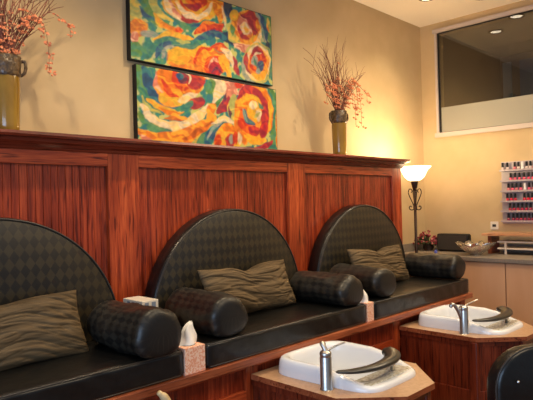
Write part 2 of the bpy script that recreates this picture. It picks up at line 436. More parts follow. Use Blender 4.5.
half_round(.885, .60, 'cut by the picture\'s left edge', .595)
half_round(2.255, .588, 'middle one of the three', .60)
half_round(3.605, .592, 'far right one nearest the floor lamp', .60)

def bolster(x, yf, yb, r, pos, rz=0, sink=.01):
    t = thing('bolster_cushion', 'dark bolster cushion '+pos, 'cushion', (x, (yf+yb)/2, .766), rz, 'dark bolster cushions on the seats')
    L = (yb-yf)/2; bm = B(); n = 40; rings = []
    prof = []
    for i in range(7): a = i/6*pi/2; prof.append((-L+.034-.034*cos(a), r-.045+.045*sin(a)))
    for i in range(1, 18): prof.append((-L+.034+(2*L-.068)*i/18, r))
    prof += [(-p[0], p[1]) for p in prof[:7][::-1]]
    for y, rr in prof:
        rg = []
        for k in range(n):
            a = 2*pi*k/n; bulge = 1+.03*cos(y/L*pi/2)
            px, pz = rr*bulge*cos(a)*1.04, rr*bulge*sin(a)
            pz *= .93
            w = noise.noise(Vector((px*8+x*5, y*5, pz*8)))*.018+noise.noise(Vector((px*20+x, y*16, pz*20)))*.010
            s = 1+w/max(rr, .02)
            rg.append(bm.verts.new((px*s, y, max(pz*s+r*.90-sink, 0.001+.004*abs(cos(a))))))
        rings.append(rg)
    for A, Bq in zip(rings, rings[1:]):
        for k in range(n): bm.faces.new((A[k], A[(k+1) % n], Bq[(k+1) % n], Bq[k]))
    for rg, s in ((rings[0], -1), (rings[-1], 1)):
        c = bm.verts.new((0, s*(L+.004), r*.90-sink))
        for k in range(n): bm.faces.new((rg[k], rg[(k+1) % n], c))
    bmesh.ops.recalc_face_normals(bm, faces=bm.faces[:])
    uvset(bm, lambda v: (math.atan2(v.z-r*.94, v.x)*r, v.y))
    obj('cover', bm, M['quilt_bolster'], t, smooth=True)
bolster(1.352, 1.935, 2.38, .112, 'at the right end of the left seat', 0, .014)
bolster(1.785, 1.975, 2.42, .107, 'at the left end of the middle seat', R_(-3), .010)
bolster(2.735, 1.965, 2.42, .106, 'at the right end of the middle seat', 0, .010)
bolster(3.125, 1.975, 2.42, .107, 'at the left end of the far right seat', R_(-4), .010)
bolster(4.130, 1.970, 2.42, .104, 'at the right end of the far right seat', 0, .010)

def pillow(x, y, z, w, h, th, rx, ry, rz, pos, seed, dip=.03):
    bm = B(); nu, nv = 90, 84; G = {}
    for s in (-1, 1):
        for i in range(nu+1):
            for j in range(nv+1):
                u, v = i/nu*2-1, j/nv*2-1
                edge = (abs(u) > .999 or abs(v) > .999)
                if s == 1 and edge: G[s, i, j] = G[-1, i, j]; continue
                px = u*w/2*(1-.05*(1-v*v)); pz = v*h/2*(1-.07*(1-u*u))
                d = max(0, (1-u**4))**.55*max(0, (1-v**4))**.55*th/2
                lean = pz+.10*px+.05*noise.noise(Vector((px*3+seed, pz*3, s)))
                rg1 = max(0, 1-abs(noise.noise(Vector((px*3.2+seed, lean*26, s))))*7); rg2 = max(0, 1-abs(noise.noise(Vector((px*6+seed, lean*44, s+4))))*6)
                wr = noise.noise(Vector((px*4+seed, lean*20, s)))*.010-rg1*.009-rg2*.0045
                d2 = d+wr*min(1, d/(th*.2))
                if v > 0: pz -= dip*math.exp(-((px+.02*w)/.07)**2)*v
                G[s, i, j] = bm.verts.new((px, s*d2, pz+noise.noise(Vector((px*7, seed, v)))*.006))
        for i in range(nu):
            for j in range(nv):
                f = (G[s, i, j], G[s, i+1, j], G[s, i+1, j+1], G[s, i, j+1])
                bm.faces.new(f if s == -1 else f[::-1])
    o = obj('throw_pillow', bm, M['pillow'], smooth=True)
    o.location = (x, y, z); o.rotation_euler = (rx, ry, rz)
    return tag(o, 'crinkled olive throw pillow '+pos, 'pillow', 'olive brown throw pillows')
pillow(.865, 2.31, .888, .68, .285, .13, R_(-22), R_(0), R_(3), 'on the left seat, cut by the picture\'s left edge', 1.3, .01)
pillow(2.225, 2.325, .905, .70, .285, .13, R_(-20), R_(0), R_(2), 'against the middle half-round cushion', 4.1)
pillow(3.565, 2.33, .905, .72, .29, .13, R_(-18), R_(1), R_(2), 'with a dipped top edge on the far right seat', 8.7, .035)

# ------------------------------------------------------------------ things between the seats
def tissue_box(x, y, z, w, d, h, pos, tip, ang):
    t = thing('tissue_box', 'peach patterned cube tissue box '+pos, 'tissue box', (x, y, z), 0, 'cube tissue boxes between the seats')
    obj('carton', box(B(), -w/2, w/2, -d/2, d/2, 0, h), M['floral_box'], t, bev=.002)
    bm = B(); lathe(bm, [(.001, h+.0015), (w*.33, h+.0015)], n=20); o = obj('opening', bm, M['soil'], t)
    bm = B(); n = 18; L = []
    for j in range(9):
        q = j/8; rg = []
        for i in range(n):
            a = 2*pi*i/n; rr = (.045*(1-q)**.6+.004)*(1+.28*sin(3*a+q*2))
            rg.append(bm.verts.new((rr*cos(a)+tip*q*q+.008*sin(6*q), rr*sin(a)*.55+tip*.2*q, h-.004+.105*q-.012*abs(sin(a*1.5))*q)))
        L.append(rg)
    for A, C_ in zip(L, L[1:]):
        for i in range(n): bm.faces.new((A[i], A[(i+1) % n], C_[(i+1) % n], C_[i]))
    bm.faces.new(L[-1])
    obj('tissue', bm, M['tissue'], t, smooth=True)
tissue_box(1.536, 2.02, .65, .112, .112, .117, 'between the left and middle seats, tissue sticking up', .03, 0)
tissue_box(2.892, 2.022, .65, .07, .11, .115, 'between the middle and far right seats', -.035, 0)
t = thing('carton', 'white printed carton standing behind the left seat bolster', 'box', (1.542, 2.385, .651))
obj('carton_body', box(B(), -.046, .046, -.075, .095, 0, .281), M['plate'], t, bev=.002)
bm = B()
for a in (-.032, .008):
    box(bm, a, a+.022, -.0765, -.0752, .244, .272)
obj('printed_pictures', bm, M['adjslate'], t)
bm = B()
for a in (-.05, -.01, .03): box(bm, -.0475, -.0462, a, a+.024, .244, .272)
obj('printed_pictures', bm, M['adjslate'], t)
o = obj('small_packet', box(B(), 1.56, 1.60, 2.12, 2.20, .651, .765), M['orange'], bev=.003); tag(o, 'small orange packet behind the left tissue box', 'packet')
# brush handle in the foreground
t = thing('long_handled_brush', 'pale wooden long-handled brush leaning against the bench front', 'brush', (1.375, 1.86, 0))
bm = B(); pts = spline([(.0, 0.0, .0), (.0, .01, .25), (-.015, .02, .48), (-.05, .025, .60), (-.085, .03, .645)], 6)
n = len(pts); tube(bm, pts, [.013+.006*sin(i/n*3.1) if i < n*.85 else .013-.004*(i-n*.85)/(n*.15) for i in range(n)], 10)
obj('handle', bm, M['brushwood'], t, smooth=True)
bm = B(); box(bm, -.01, .07, .0, .06, .001, .05); obj('brush_head', bm, M['brushwood'], t, bev=.01)

# ------------------------------------------------------------------ foot-bath stations
def station(dx, pos):
    T = lambda x, y: (x, y)
    top = [(1.898, 1.995), (1.888, 1.47), (2.10, 1.255), (2.335, 1.255), (2.555, 1.475), (2.555, 1.995)]
    cx, cy, hw, hl = 2.225, 1.655, .238, .290
    N = 64
    def se(a, kx, e=5.0, dy=0):
        c, s = cos(a), sin(a)
        x = abs(c)**(2/e)*(1 if c > 0 else -1)*(hw+kx); y = abs(s)**(2/e)*(1 if s > 0 else -1)*(hl+kx)
        x *= 1+.075*y/hl
        return cx+x, cy+y+dy
    ang = [2*pi*i/N for i in range(N)]
    t = thing('foot_bath_counter', 'tan half-octagon counter on red wood pedestal, '+pos, 'counter', (dx, 0, 0), 0, 'pedicure station counters')
    # counter top with a cut-out for the basin
    bm = B(); z0, z1 = .530, .556
    for z in (z0, z1):
        A = [bm.verts.new((x, y, z)) for x, y in top]; H = [bm.verts.new((*se(a, -.03), z)) for a in ang]
        es = [bm.edges.new((A[i], A[(i+1) % 6])) for i in range(6)]+[bm.edges.new((H[i], H[(i+1) % N])) for i in range(N)]
        bmesh.ops.triangle_fill(bm, edges=es, use_beauty=True)
        if z == z0: A0, H0 = A, H
    sides = []
    for i in range(6): sides.append(bm.faces.new((A0[i], A0[(i+1) % 6], A[(i+1) % 6], A[i])))
    for i in range(N): bm.faces.new((H0[i], H0[(i+1) % N], H[(i+1) % N], H[i]))
    for f in sides: f.material_index = 1
    bmesh.ops.recalc_face_normals(bm, faces=bm.faces[:])
    obj('counter_top', bm, [M['lam'], M['edge']], t)
    # pedestal: beadboard walls between corner posts
    def inset(p, d):
        c = Vector((2.215, 1.9)); q = Vector(p); v = (q-c); return q-v.normalized()*d*1.25
    ip = [Vector((1.91, 1.995)), Vector((1.905, 1.485)), Vector((2.112, 1.285)), Vector((2.322, 1.285)), Vector((2.525, 1.49)), Vector((2.525, 1.995))]
    for i in range(5):
        a, b = ip[i], ip[i+1]; d = (b-a).normalized(); nrm = Vector((-d.y, d.x))
        if nrm.dot((a+b)/2-Vector((2.215, 1.75))) < 0: nrm = -nrm
        L = (b-a).length; n = max(3, int(round(L/.045))); w = L/n
        loop = []
        for k in range(n):
            loop += [(k*w, -.0025), (k*w+.002, 0), (k*w+w-.002, 0)]
        loop += [(L, -.005), (L, -.02), (0, -.02)]
        pp = [(a+d*u+nrm*v) for u, v in loop]
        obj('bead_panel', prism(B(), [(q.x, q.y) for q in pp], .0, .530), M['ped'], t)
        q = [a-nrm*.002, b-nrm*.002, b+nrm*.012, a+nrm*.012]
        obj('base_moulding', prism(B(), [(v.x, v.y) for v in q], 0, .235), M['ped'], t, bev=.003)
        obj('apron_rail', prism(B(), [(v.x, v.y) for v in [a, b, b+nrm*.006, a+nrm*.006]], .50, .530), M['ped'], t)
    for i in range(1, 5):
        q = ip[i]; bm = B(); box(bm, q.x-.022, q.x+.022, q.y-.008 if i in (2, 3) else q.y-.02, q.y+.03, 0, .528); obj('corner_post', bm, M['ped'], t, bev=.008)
    # basin
    s = thing('foot_basin', 'white foot basin set in the counter, '+pos, 'basin', (dx, 0, 0), 0, 'white foot basins')
    def rimz(y): 
        q = (y-(cy-hl))/(2*hl); q = max(0, min(1, (q-.05)/.42)); q = q*q*(3-2*q); return .580+.053*q
    bm = B(); rings = []
    for kx, fz in ((.0, 0), (.0, .3), (-.004, .75), (-.010, .95), (-.018, 1), (-.030, 1), (-.040, .95)):
        rings.append([bm.verts.new((*se(a, kx), .5562+(rimz(se(a, kx)[1])-.5562)*fz)) for a in ang])
    # front shelf / inner lip: pull the front of the inner loops back to leave a deck under the dish
    def inner(a, kx, z, front):
        x, y = se(a, kx); y = max(y, front); return (x, y, z(y))
    rings.append([bm.verts.new(inner(a, -.045, lambda y: rimz(y)-.012, 1.40)) for a in ang])
    rings.append([bm.verts.new(inner(a, -.05, lambda y: .572 if y < 1.53 else rimz(y)-.025, 1.412)) for a in ang])
    rings.append([bm.verts.new(inner(a, -.052, lambda y: .570 if y < 1.53 else .585, 1.525)) for a in ang])
    rings.append([bm.verts.new(inner(a, -.06, lambda y: .50, 1.545)) for a in ang])
    rings.append([bm.verts.new(inner(a, -.085, lambda y: .42, 1.57)) for a in ang])
    rings.append([bm.verts.new(inner(a, -.115, lambda y: .405, 1.60)) for a in ang])
    for A, Bq in zip(rings, rings[1:]):
        for i in range(N): bm.faces.new((A[i], A[(i+1) % N], Bq[(i+1) % N], Bq[i]))
    bm.faces.new(rings[-1])
    bmesh.ops.recalc_face_normals(bm, faces=bm.faces[:])
    obj('basin_shell', bm, M['white'], s, smooth=True)
    bm = B(); rg = lathe(bm, [(.025, .004), (.022, .007), (.006, .006)], (cx, 1.75, .405), 20); cap(bm, rg[-1]); obj('drain', bm, M['chrome'], s, smooth=True)
    bm = B(); prism(bm, [(2.055, 1.50), (2.03, 1.44), (2.055, 1.405), (2.39, 1.405), (2.415, 1.44), (2.39, 1.50)], .572, .584); obj('soap_dish', bm, M['dish'], s, bev=.003)
    tag(s.children[-1], 'clear marbled plastic dish')
    # curved foot rest
    path = spline([(1.962, 1.525, .640), (2.01, 1.478, .640), (2.09, 1.442, .640), (2.18, 1.428, .642), (2.27, 1.438, .646), (2.335, 1.475, .652), (2.360, 1.53, .656)], 6)
    n = len(path); rr = [.011+.030*min(1, i/(n-1)*1.25)**.8 for i in range(n)]; rr[-1] = .014; rr[-2] = .026; rr[-3] = .032; rr[0] = .005
    bm = B(); tube(bm, path, rr, 14, flat=.55)
    obj('foot_rest', bm, M['rubber'], s, smooth=True); tag(s.children[-1], 'curved black foot rest pad')
    bm = B()
    tube(bm, [(2.30, 1.45, .584), (2.30, 1.45, .640)], .012, 10)
    obj('foot_rest_bracket', bm, M['steel'], s, smooth=True)
    return t
def faucet(dx, pos, rz, spout):
    f = thing('spray_faucet', 'brushed steel spray faucet with lever handle '+pos, 'faucet', (1.957+dx, 1.575, .5562), rz, 'steel spray faucets')
    bm = B(); rg = lathe(bm, [(.029, 0), (.029, .004), (.0265, .007), (.0265, .140), (.0255, .143), (.0255, .146), (.0265, .149), (.0265, .160), (.022, .168), (.008, .171)], n=28); cap(bm, rg[0], True); cap(bm, rg[-1])
    obj('faucet_body', bm, M['steel'], f, smooth=True)
    bm = B(); tube(bm, spline([(0, 0, .162), (.02, 0, .176), (.055, 0, .193), (.09, 0, .206)], 5), [.009]*5+[.007]*5+[.0065]*5+[.006], 10, flat=.6)
    obj('lever_handle', bm, M['steel'], f, smooth=True)
    bm = B(); tube(bm, spline(spout, 5), [.011]*3+[.0115]*(5*(len(spout)-1)-2), 12)
    sp = obj('spray_head', bm, M['steel'], f, smooth=True)
    bm = B(); e = Vector(spout[-1]); d = (e-Vector(spout[-2])).normalized(); tube(bm, [e, e+d*.004], .009, 12); obj('nozzle', bm, M['black'], sp)
station(0, 'the nearer one in the foreground')
station(1.36, 'the farther one by the peach cabinet')
faucet(0, 'beside the nearer foot basin', R_(-45), [(.012, -.004, .14), (-.004, .012, .180), (-.012, .022, .197), (-.004, .032, .190)])
faucet(1.36, 'beside the farther foot basin', R_(-45), [(-.012, 0, .075), (-.030, 0, .130), (-.055, 0, .172), (-.072, 0, .178), (-.080, 0, .165)])

# ------------------------------------------------------------------ black chair in the corner
ch = thing('salon_chair', 'black padded low-backed swivel chair in the bottom right corner', 'chair', (2.29, .985, 0), R_(-22))
def rrect(w, h, r, n=8):
    p = []
    for cx, cy, a0 in ((w/2-r, h/2-r, 0), (-w/2+r, h/2-r, 90), (-w/2+r, -h/2+r, 180), (w/2-r, -h/2+r, 270)):
        for i in range(n+1): a = R_(a0+90*i/n); p.append((cx+r*cos(a), cy+r*sin(a)))
    return p
bm = B(); P0 = rrect(.40, .36, .14)
prof = [(1, -.0), (1.0, -.045), (.97, -.058), (.93, -.062)]
rings = [[bm.verts.new((x*s, y, z*s)) for x, z in P0] for s, y in [(.93, .004), (.985, 0), (1, -.01), (1, -.046), (.985, -.056), (.93, -.06)]]
for A, Bq in zip(rings, rings[1:]):
    for i in range(len(A)): bm.faces.new((A[i], A[(i+1) % len(A)], Bq[(i+1) % len(A)], Bq[i]))
bm.faces.new(rings[0]); bm.faces.new(rings[-1]); bmesh.ops.recalc_face_normals(bm, faces=bm.faces[:])
for v in bm.verts: v.co += Vector((0, -.22+.9*v.co.x**2, .655))
br = obj('backrest', bm, M['vinyl'], ch, smooth=True)
bm = B(); tube(bm, [(x*1.0, -.270+.9*x*x, z+.655) for x, z in P0], .0045, 6, closed=True); obj('piping', bm, M['piping'], br, smooth=True)
bm = B(); bmesh.ops.create_uvsphere(bm, u_segments=10, v_segments=6, radius=.0055)
for v in bm.verts: v.co += Vector((-.13, -.268, .72))
obj('button', bm, M['steel'], br)
bm = B(); rg = lathe(bm, [(.19, .41), (.21, .425), (.21, .455), (.19, .475), (.05, .48)], n=32); cap(bm, rg[0], True); cap(bm, rg[-1]); obj('seat', bm, M['vinyl'], ch, smooth=True)
bm = B(); tube(bm, [(0, 0, .07), (0, 0, .41)], .025, 16); obj('column', bm, M['chrome'], ch, smooth=True)
bm = B(); tube(bm, spline([(0, -.1, .41), (0, -.24, .40), (0, -.29, .47), (0, -.275, .58)], 5), .012, 8); obj('back_bar', bm, M['chrome'], ch, smooth=True)
for i in range(5):
    a = 2*pi*i/5+.3; bm = B(); tube(bm, [(0, 0, .10), (.22*cos(a), .22*sin(a), .065)], [.02, .012], 8); lg = obj('leg', bm, M['chrome'], ch, smooth=True)
    bm = B(); tube(bm, [(.22*cos(a)-.012*sin(a), .22*sin(a)+.012*cos(a), .0275), (.22*cos(a)+.012*sin(a), .22*sin(a)-.012*cos(a), .0275)], .027, 14); obj('caster', bm, M['black'], lg)

# ------------------------------------------------------------------ cabinets and counter on the right wall
CX = 4.72
top = box(B(), CX-.02, XW, .6, YW, .845, .88)
o = obj('worktop', top, M['greylam'], bev=.003); tag(o, 'long grey laminate worktop along the right wall', 'worktop')
o = obj('backsplash', box(B(), XW-.018, XW, .6, YW, .8805, .955), M['greylam'], bev=.002); tag(o, 'low grey backsplash strip along the right wall above the worktop', 'backsplash')
o = obj('backsplash', box(B(), CX, XW-.019, YW-.018, YW, .8805, .955), M['greylam'], bev=.002); tag(o, 'short grey backsplash strip on the back wall behind the floor lamp', 'backsplash')
for i, (a, b, l) in enumerate(((1.8735, YW-.01, 'peach laminate base cabinet nearest the bench end'), (.85, 1.8665, 'peach laminate base cabinet at the right edge, beyond the farther basin'))):
    t = thing('base_cabinet', l, 'cabinet', (0, 0, 0), 0, 'peach base cabinets')
    obj('body', box(B(), CX+.022, XW-.002, a, b, .0, .844), M['peach'], t)
    mid = (a+b)/2 if i == 0 else b-.52
    for c, d in ((a, mid-.002), (mid+.002, b)):
        if i == 0 and c == a: pass
        obj('door', box(B(), CX, CX+.02, c+.001, d-.001, .09, .84), M['peach'], t, bev=.002)

# floor lamp
LX, LY = 4.50, 2.56
t = thing('floor_lamp', 'lit torchiere floor lamp with dark scrolled iron pole and glowing glass bowl', 'lamp', (LX, LY, 0))
bm = B(); rg = lathe(bm, [(.115, 0), (.115, .012), (.09, .03), (.03, .045), (.018, .06)], n=32); cap(bm, rg[0], True); obj('base', bm, M['iron'], t, smooth=True)
bm = B(); tube(bm, [(0, 0, .05), (0, 0, 1.52)], .0125, 14); obj('pole', bm, M['iron'], t, smooth=True)
bm = B(); lathe(bm, [(.012, 1.47), (.022, 1.50), (.030, 1.535), (.034, 1.555), (.02, 1.56)], n=24); obj('socket_cup', bm, M['iron'], t, smooth=True)
for k in range(4):
    a = k*pi/2+R_(-45.6+0); bm = B()
    sp = []
    for i in range(15):  # lower curl
        th = pi*1.5*i/14; r = .006+.017*(i/14); sp.append((.036+r*cos(th+pi*.9)*1, 1.325+r*sin(th+pi*.9)))
    up = []
    for i in range(15):
        th = pi*1.6*(1-i/14); r = .005+.018*(1-i/14); up.append((.040+r*cos(pi*1.02-th), 1.462+r*sin(pi*1.02-th)))
    prof = [(.012, 1.305), (.03, 1.297), (.048, 1.305), (.052, 1.322), (.042, 1.333), (.033, 1.324)]
    bar = [(.012, 1.335), (.022, 1.36), (.048, 1.42), (.058, 1.455), (.048, 1.482), (.030, 1.480), (.024, 1.462), (.034, 1.452)]
    for pth in (prof, bar):
        tube(bm, spline([(x*cos(a), x*sin(a), z) for x, z in pth], 4), .0045, 6)
    obj('scroll', bm, M['iron'], t, smooth=True)
bm = B(); lathe(bm, [(.028, 1.552), (.060, 1.565), (.088, 1.592), (.102, 1.622), (.116, 1.650), (.148, 1.678), (.146, 1.682), (.112, 1.655), (.098, 1.626), (.084, 1.597), (.056, 1.571), (.026, 1.560)], n=48)
obj('glass_bowl', bm, M['bowl'], t, smooth=True)
bm = B(); bmesh.ops.create_uvsphere(bm, u_segments=16, v_segments=10, radius=.022)
for v in bm.verts: v.co.z += 1.63
obj('bulb', bm, emis('lamp_bulb', (1, .8, .5), 12), t, smooth=True)
light('floor_lamp_light', 'POINT', (LX, LY, 1.725), 30, (1, .74, .42), shadow_soft_size=.05)

# flowers, speaker, bowl, riser on the worktop
ZT = .8805
random.seed(5)
t = thing('flower_arrangement', 'low bunch of wine red and pink flowers in the back corner of the worktop', 'flowers', (5.14, 2.79, ZT))
bm = B(); rg = lathe(bm, [(.04, 0), (.055, .03), (.05, .06)], n=20); cap(bm, rg[0], True); obj('pot', bm, M['iron'], t, smooth=True)
def blob(bm, c, r, mi=0):
    f0 = len(bm.faces); g = bmesh.ops.create_icosphere(bm, subdivisions=1, radius=r)
    for v in g['verts']: v.co = v.co*(.8+.5*random.random())+Vector(c)
stems = B(); fl1 = B(); fl2 = B(); lf = B()
for i in range(110):
    a = random.uniform(0, 2*pi); r = .15*random.random()**.6; h = .05+random.random()*.15*(1-r/.22)
    p = Vector((min(r*cos(a), .10), max(-.09, min(r*sin(a)*1.1, .105)), .02+h))
    tube(stems, [(0, 0, .05), p*.6+Vector((0, 0, .03)), p], .0015, 4)
    blob(fl1 if i % 5 else fl2, p, random.uniform(.006, .012))
    if i % 2 == 0: blob(lf, p*.8+Vector((0, 0, .01)), .016)
obj('stems', stems, M['leaf'], t); obj('wine_blossoms', fl1, M['redflower'], t); obj('pink_blossoms', fl2, M['pinkflower'], t); obj('leaves', lf, M['leaf'], t)
t = thing('box_speaker', 'black rounded box speaker on the worktop between flowers and glass bowl', 'speaker', (5.14, 2.52, ZT))
bm = B(); box(bm, -.04, .04, -.16, .16, .004, .172); obj('housing', bm, M['black'], t, bev=.018, seg=4)
bm = B(); box(bm, -.044, -.0405, -.145, .145, .02, .155); obj('grille', bm, M['soil'], t, bev=.001)
bm = B()
for y in (-.12, .12): box(bm, -.025, .025, y-.015, y+.015, 0, .006)
obj('feet', bm, M['black'], t)
t = thing('small_bottle', 'tiny blue item on the worktop in front of the black speaker', 'bottle', (4.93, 2.60, ZT))
bm = B(); rg = lathe(bm, [(.014, 0), (.014, .022), (.006, .028)], n=16); cap(bm, rg[0], True); obj('body', bm, M['blueitem'], t, smooth=True)
bm = B(); rg = lathe(bm, [(.007, .028), (.007, .040)], n=12); cap(bm, rg[-1]); obj('lid', bm, M['black'], t)
t = thing('crystal_bowl', 'ruffled clear crystal bowl on the worktop', 'bowl', (4.90, 2.20, ZT))
bm = B(); ruf = lambda a, z: 1+(.10*sin(9*a)*max(0, z-.02)/.08)
rg = lathe(bm, [(.045, 0), (.05, .006), (.085, .03), (.125, .065), (.160, .105), (.155, .108), (.12, .071), (.08, .037), (.04, .014)], n=72, fn=ruf); cap(bm, rg[0], True); cap(bm, rg[-1])
for v in bm.verts:
    if v.co.z > .06: v.co.z += .012*sin(9*math.atan2(v.co.y, v.co.x)+.8)
obj('glass_body', bm, M['crystal'], t, smooth=True)
pts = B(); pk = B()
for i in range(60):
    a = random.uniform(0, 2*pi); r = .085*random.random()**.5
    blob(pts if i % 2 else pk, (r*cos(a), r*sin(a), .045+.045*random.random()*(1-r/.12)+.25*r*r*10*.3), random.uniform(.013, .02))
n1 = len(pts.verts)
for f in pk.faces: f.material_index = 1
tmp = bpy.data.meshes.new('tmp'); pk.to_mesh(tmp); pk.free(); pts.from_mesh(tmp); bpy.data.meshes.remove(tmp)
for v in pts.verts: v.co += Vector((4.90, 2.20, ZT))
o = obj('potpourri', pts, [M['cream'], M['pinkflower']]); tag(o, 'cream and pink potpourri pieces in the crystal bowl', 'potpourri'); o['kind'] = 'stuff'
t = thing('counter_riser', 'wooden riser shelf with two pale tiers standing on the worktop', 'shelf', (0, 0, 0))
obj('top_board', box(B(), 5.02, 5.29, 1.15, 2.195, 1.045, 1.068), M['lightwood'], t, bev=.002)
obj('leg', box(B(), 5.085, 5.27, 2.135, 2.165, ZT, 1.045), M['edge'], t)
obj('leg', box(B(), 5.04, 5.27, 1.20, 1.23, ZT, 1.045), M['edge'], t)
for z in (.925, .985): obj('tier', box(B(), 5.06, 5.26, 1.26, 2.07, z, z+.014), M['cream'], t, bev=.002)
for y in (2.0, 1.68, 1.33): obj('post', box(B(), 5.065, 5.08, y-.008, y+.008, ZT, .985), M['cream'], t)
t = thing('wall_socket', 'small white wall plate with a dark socket above the riser', 'wall plate', (XW-.001, 2.20, 1.125))
obj('plate', box(B(), -.006, 0, -.037, .037, -.037, .037), M['plate'], t, bev=.002)
obj('socket', box(B(), -.010, -.006, -.017, .017, -.012, .012), M['soil'], t, bev=.001)

# nail polish rack
YL, YR = 2.118, 1.775
t = thing('polish_rack', 'clear wall rack with six shelves for nail polish', 'rack', (0, 0, 0))
obj('back_panel', box(B(), XW-.012, XW-.002, YR, YL, 1.145, 1.72), M['rack'], t, bev=.002)
rows = [(1.635, [(2.093, 'clear'), (2.050, 'clear'), (1.983, 'rose'), (1.949, 'clear'), (1.915, 'white'), (1.878, 'clear'), (1.845, 'clear'), (1.812, 'rose')]),
        (1.537, [(2.022+.0, 'pink')]+[(2.022-.0395*k, 'pink') for k in range(1, 6)]),
        (1.443, [(2.046-.037*k, 'white' if k == 4 else ('pink' if k % 2 else 'rose')) for k in range(7)]),
        (1.349, [(2.058-.036*k, 'red') for k in range(3)]+[(1.905-.034*k, 'red') for k in range(3)]),
        (1.258, [(2.036-.0365*k, 'crimson') for k in range(7)]),
        (1.166, [(2.052, 'berry')]+[(2.008-.0345*k, 'berry') for k in range(6)])]
cm = {'clear': mat('clear_polish', (.62, .50, .48), .15), 'white': mat('white_polish', (.85, .82, .80), .15), 'rose': mat('rose_polish', (.62, .17, .20), .12),
      'pink': mat('pink_polish', (.70, .09, .17), .12), 'red': mat('red_polish', (.58, .015, .045), .12), 'crimson': mat('crimson_polish', (.40, .012, .05), .12), 'berry': mat('berry_polish', (.28, .012, .05), .12)}
for z, _ in rows:
    bm = B(); box(bm, XW-.062, XW-.012, YR, YL-.004, z-.006, z-.001); box(bm, XW-.064, XW-.061, YR, YL-.004, z-.006, z+.010)
    obj('rack_shelf', bm, M['rack'], t)
mb = {}
for c in cm:
    bm = B(); rg = lathe(bm, [(.010, 0), (.0135, .003), (.0140, .018), (.0125, .030), (.006, .036)], n=14); cap(bm, rg[0], True); cap(bm, rg[-1])
    me = bpy.data.meshes.new('bottle_'+c); bm.to_mesh(me); bm.free(); me.materials.append(cm[c]); me.polygons.foreach_set('use_smooth', [True]*len(me.polygons)); mb[c] = me
bm = B(); rg = lathe(bm, [(.0108, .034), (.0112, .040), (.0100, .074), (.008, .076)], n=12); cap(bm, rg[-1])
mc = bpy.data.meshes.new('cap'); bm.to_mesh(mc); bm.free(); mc.materials.append(M['black'])
mw = mc.copy(); mw.materials.clear(); mw.materials.append(cm['white'])
ords = ['first', 'second', 'third', 'fourth', 'fifth', 'sixth', 'seventh', 'eighth']
rown = ['rack\'s top shelf', 'rack\'s second shelf down', 'rack\'s third shelf down', 'rack\'s fourth shelf down', 'rack\'s fifth shelf down', 'rack\'s bottom shelf']
for ri, (z, bs) in enumerate(rows):
    for bi, (y, c) in enumerate(bs):
        e = thing('nail_polish_bottle', '%s nail polish bottle, %s from the left on the %s' % (c, ords[bi], rown[ri]),
                  'nail polish', (XW-.038, y, z-.0008), 0, 'nail polish bottles on the wall rack')
        for nme, me in (('bottle_body', mb[c]), ('cap', mw if c == 'white' else mc)):
            o = link(bpy.data.objects.new(nme, me)); o.parent = e

